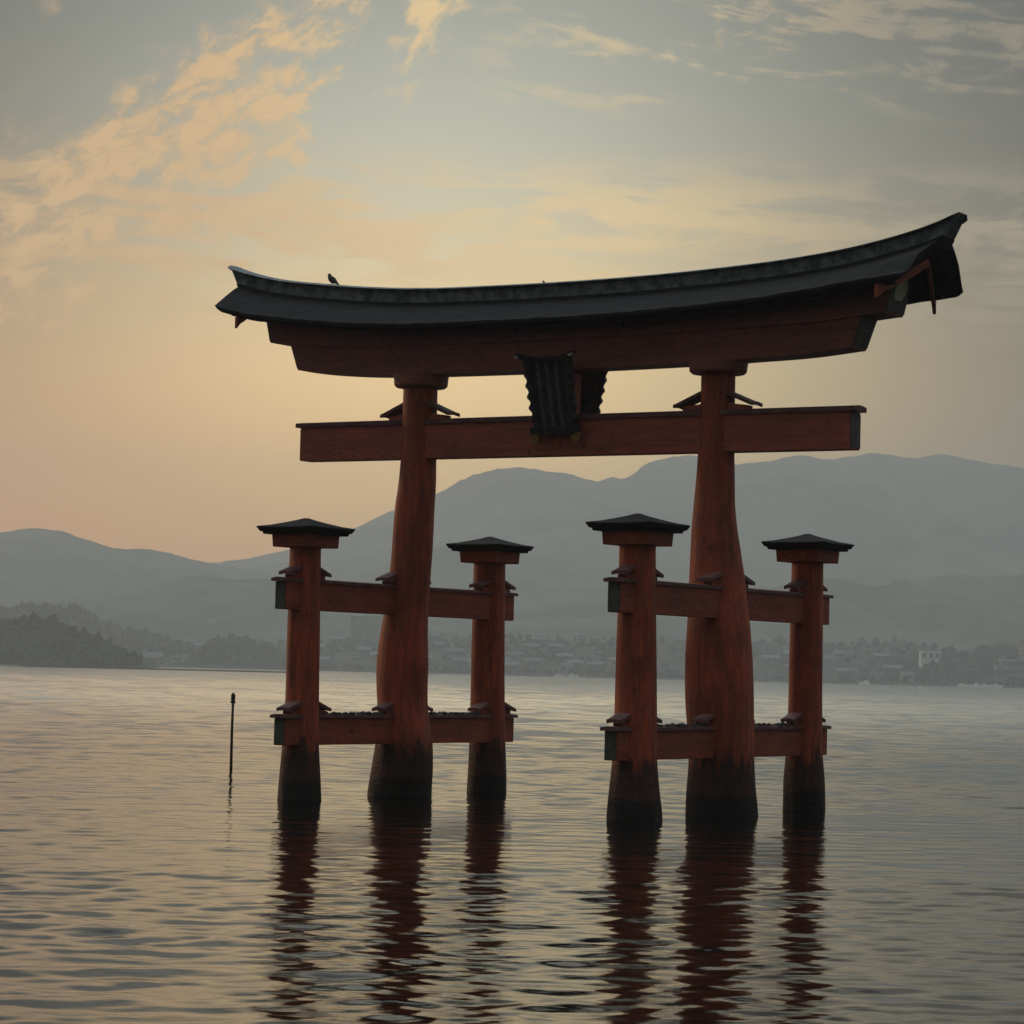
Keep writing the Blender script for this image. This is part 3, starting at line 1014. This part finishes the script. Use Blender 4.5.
# ------------------------------------------------------------------ far shore: breakwater, sea wall, houses, boats
BAYM = Matrix(((RX, NX, 0, CAM.x), (RY, NY, 0, CAM.y), (0, 0, 1, 0), (0, 0, 0, 1)))
M_WALLC = simple("pale_render", (0.08, 0.08, 0.08, 1), (0.26, 0.26, 0.25, 1), 0.03, 0.8, 0)
M_WHITE = simple("white_render", (0.62, 0.62, 0.60, 1), (0.74, 0.74, 0.71, 1), 0.1, 0.8, 0)
M_BLUE = simple("blue_grey_render", (0.22, 0.27, 0.33, 1), (0.28, 0.33, 0.39, 1), 0.5, 0.8, 0)
M_TAN = simple("tan_render", (0.06, 0.055, 0.048, 1), (0.15, 0.135, 0.115, 1), 0.03, 0.8, 0)
M_ROOFT = simple("grey_roof_tiles", (0.05, 0.054, 0.058, 1), (0.11, 0.115, 0.12, 1), 0.03, 0.7, 0)
M_GLASS = simple("dark_glazing", (0.03, 0.035, 0.04, 1), (0.06, 0.065, 0.07, 1), 0.5, 0.2, 0)
M_STONE = simple("dark_sea_wall_stone", (0.05, 0.05, 0.048, 1), (0.10, 0.10, 0.095, 1), 0.6, 0.9, 0)
M_HULL = simple("white_boat_paint", (0.6, 0.6, 0.58, 1), (0.75, 0.75, 0.72, 1), 0.8, 0.4, 0)

sw = MB()
rng = random.Random(4)
x = -1400
while x < 1400:
    L = rng.uniform(30, 80)
    sw.box(x, x + L - .4, 1995.2 + rng.uniform(-.4, .4), 1997.9, -1.5, 1.6 + rng.uniform(0, .7))
    x += L
o = sw.build("sea_wall", M_STONE)
o.matrix_world = BAYM
tag(o, "long low dark stone sea wall along the far shore", "wall")

bw = empty("floating_breakwater", bay(-162.5, 1250, 0), "long thin dark floating breakwater lying on the water before the far shore", "breakwater", rot=-YAW)
fl = MB()
for k in range(27):
    s0 = -66 + k * 4.9
    fl.loft([[(s0 + e, .9 * math.cos(a), .15 + .45 * math.sin(a)) for a in [6.28318 * j / 10 for j in range(10)]] for e in (0, 4.6)])
fl.build("float", M_POLE, bw)
dk = MB()
dk.box(-66, 66.3, -.5, .5, .6, .72)
for k in range(18):
    dk.tube([(-65 + k * 7.6, .3, .72), (-65 + k * 7.6, .3, 1.4)], [.09, .09], 6)
dk.build("walkway", M_POLE, bw)


def block(name, label, s, d, w_, dep, z0, z1, floors, wallm, group=None, setback=None):
    """multi-storey building with pale floor bands and dark window strips"""
    b = empty(name, bay(s, d, z0), label, "building", rot=-YAW, group=group)
    H = z1 - z0
    wl = MB().box(-w_ / 2, w_ / 2, -dep / 2, dep / 2, -12, H).build("wall", wallm, b)
    fh = H / floors
    for k in range(floors):
        n = max(2, int(w_ / 4))
        for j in range(n):
            xa = -w_ / 2 + (j + .18) * w_ / n
            xb = -w_ / 2 + (j + .82) * w_ / n
            f = MB().box(xa, xb, -dep / 2 - .06, -dep / 2 + .1, k * fh + fh * .35, k * fh + fh * .80)
            if floors * n <= 60:
                f.build("window", M_GLASS, b)
    MB().box(-w_ / 2 - .3, w_ / 2 + .3, -dep / 2 - .5, dep / 2 + .3, H + .003, H + .8).build("parapet", wallm, b)
    return b


def terrace(name, label, s, d, tiers):
    b = empty(name, bay(s, d, 0), label, "building", rot=-YAW)
    for (x0, x1, y0, y1, z0, z1, fl_) in tiers:
        MB().box(x0, x1, y0, y1, z0, z1).build("storeys", M_ROOFT, b)
        fh = (z1 - z0) / fl_
        for k in range(fl_):
            MB().box(x0 - .8, x1 + .8, y0 - 1.6, y1 - .5, z0 + k * fh + fh * .62, z0 + k * fh + fh * .98).build("balcony_band", M_WALLC, b)
    return b


terrace("waterfront_hotel", "hazy waterfront hotel with stacked pale balcony bands at the shore", 402, 2040,
        [(-24, 60, 0, 16, -1, 22, 4), (-29, -22, -3, 8, -1, 17, 2), (-6, 70, 12, 30, 20, 38, 5)])
block("white_house", "white flat building standing out among dark trees on the wooded slope", 326.5, 2068, 15.5, 10, 19.0, 26.0, 1, M_WHITE)
block("tower_block", "wide pale apartment block in the haze behind the gate's tie beam", -122, 2330, 32, 14, 14, 47, 8, M_WALLC)
block("harbour_building", "blue grey building at the foot of the left wooded hill", -306, 2015, 11, 9, 1, 15, 4, M_BLUE)


def house(kind):
    b = empty("house", (0, 0, 0), "small hazy house of the town among trees along the far shore", "house", group="small houses of the town on the far shore")
    w_, dp, h, wm = [(9, 7, 5.5, M_WALLC), (13, 8, 6, M_TAN), (8, 8, 7.5, M_WALLC)][kind]
    MB().box(-w_ / 2, w_ / 2, -dp / 2, dp / 2, -6, h).build("wall", wm, b)
    rf = MB()
    if kind == 2:
        rf.box(-w_ / 2 - .3, w_ / 2 + .3, -dp / 2 - .3, dp / 2 + .3, h + .003, h + .5)
    else:
        rf.loft([[(xx, -dp / 2 - .7, h + .003), (xx, dp / 2 + .7, h + .003), (xx, 0, h + 2.3)] for xx in (-w_ / 2 - .6, w_ / 2 + .6)])
    rf.build("roof", M_ROOFT, b)
    MB().box(-w_ * .32, -w_ * .08, -dp / 2 - .05, -dp / 2 + .1, h * .5, h * .78).build("window", M_GLASS, b)
    MB().box(w_ * .08, w_ * .32, -dp / 2 - .05, -dp / 2 + .1, h * .5, h * .78).build("window", M_GLASS, b)
    return b


def copy_tree(o, parent=None):
    c = o.copy()
    COL.objects.link(c)
    if parent is not None:
        c.parent = parent
    for ch in list(o.children):
        copy_tree(ch, c)
    return c


protos = [house(k) for k in range(3)]
used = [False] * 3
rng = random.Random(12)
taken = []
tries = 0
while len(taken) < 80 and tries < 5000:
    tries += 1
    s = rng.uniform(-290, 310)
    d = rng.choice((rng.uniform(2012, 2060), rng.uniform(2060, 2390)))
    if -250 < s < -158 and d < 2200:
        continue
    if any(abs(s - a) < 14 and abs(d - b) < 12 for a, b in taken):
        continue
    taken.append((s, d))
    k = rng.choices((0, 1, 2), (2, 5, 2))[0]
    o = protos[k] if not used[k] else copy_tree(protos[k])
    used[k] = True
    o.location = bay(s, d, max(ground("hills.001", s, d), 0.9))
    o.rotation_euler = (0, 0, -YAW + rng.uniform(-.6, .6))


def boat():
    b = empty("moored_boat", (0, 0, 0), "small white moored boat lying by the far sea wall", "boat", group="white boats moored along the far shore")
    rings = []
    for (x, hw, k) in ((-4, 1.2, .2), (-2, 1.5, .15), (1, 1.45, .2), (3.2, .8, .45), (4.6, .08, .75)):
        rings.append([(x, -hw, 1.1 + k), (x, -hw * .75, .0), (x, 0, -.35), (x, hw * .75, .0), (x, hw, 1.1 + k)])
    MB().loft(rings).build("hull", M_HULL, b)
    c = MB().loft([[(-2.4, -.95, 1.2), (1.0, -.95, 1.2), (1.0, .95, 1.2), (-2.4, .95, 1.2)], [(-2.2, -.85, 2.7), (.5, -.85, 2.7), (.5, .85, 2.7), (-2.2, .85, 2.7)]]).build("cabin", M_HULL, b)
    MB().box(-1.6, .2, -1.0, -.86, 1.8, 2.4).build("window", M_GLASS, c)
    return b


bt = boat()
for i, (s, d) in enumerate(((338, 1985), (347, 1982), (355, 1987), (363, 1984), (266, 1988), (38, 1980), (48, 1983))):
    o = bt if i == 0 else copy_tree(bt)
    o.location = bay(s, d, 0)
    o.rotation_euler = (0, 0, -YAW + rng.uniform(-.4, .4) + (math.pi if i % 3 == 1 else 0))
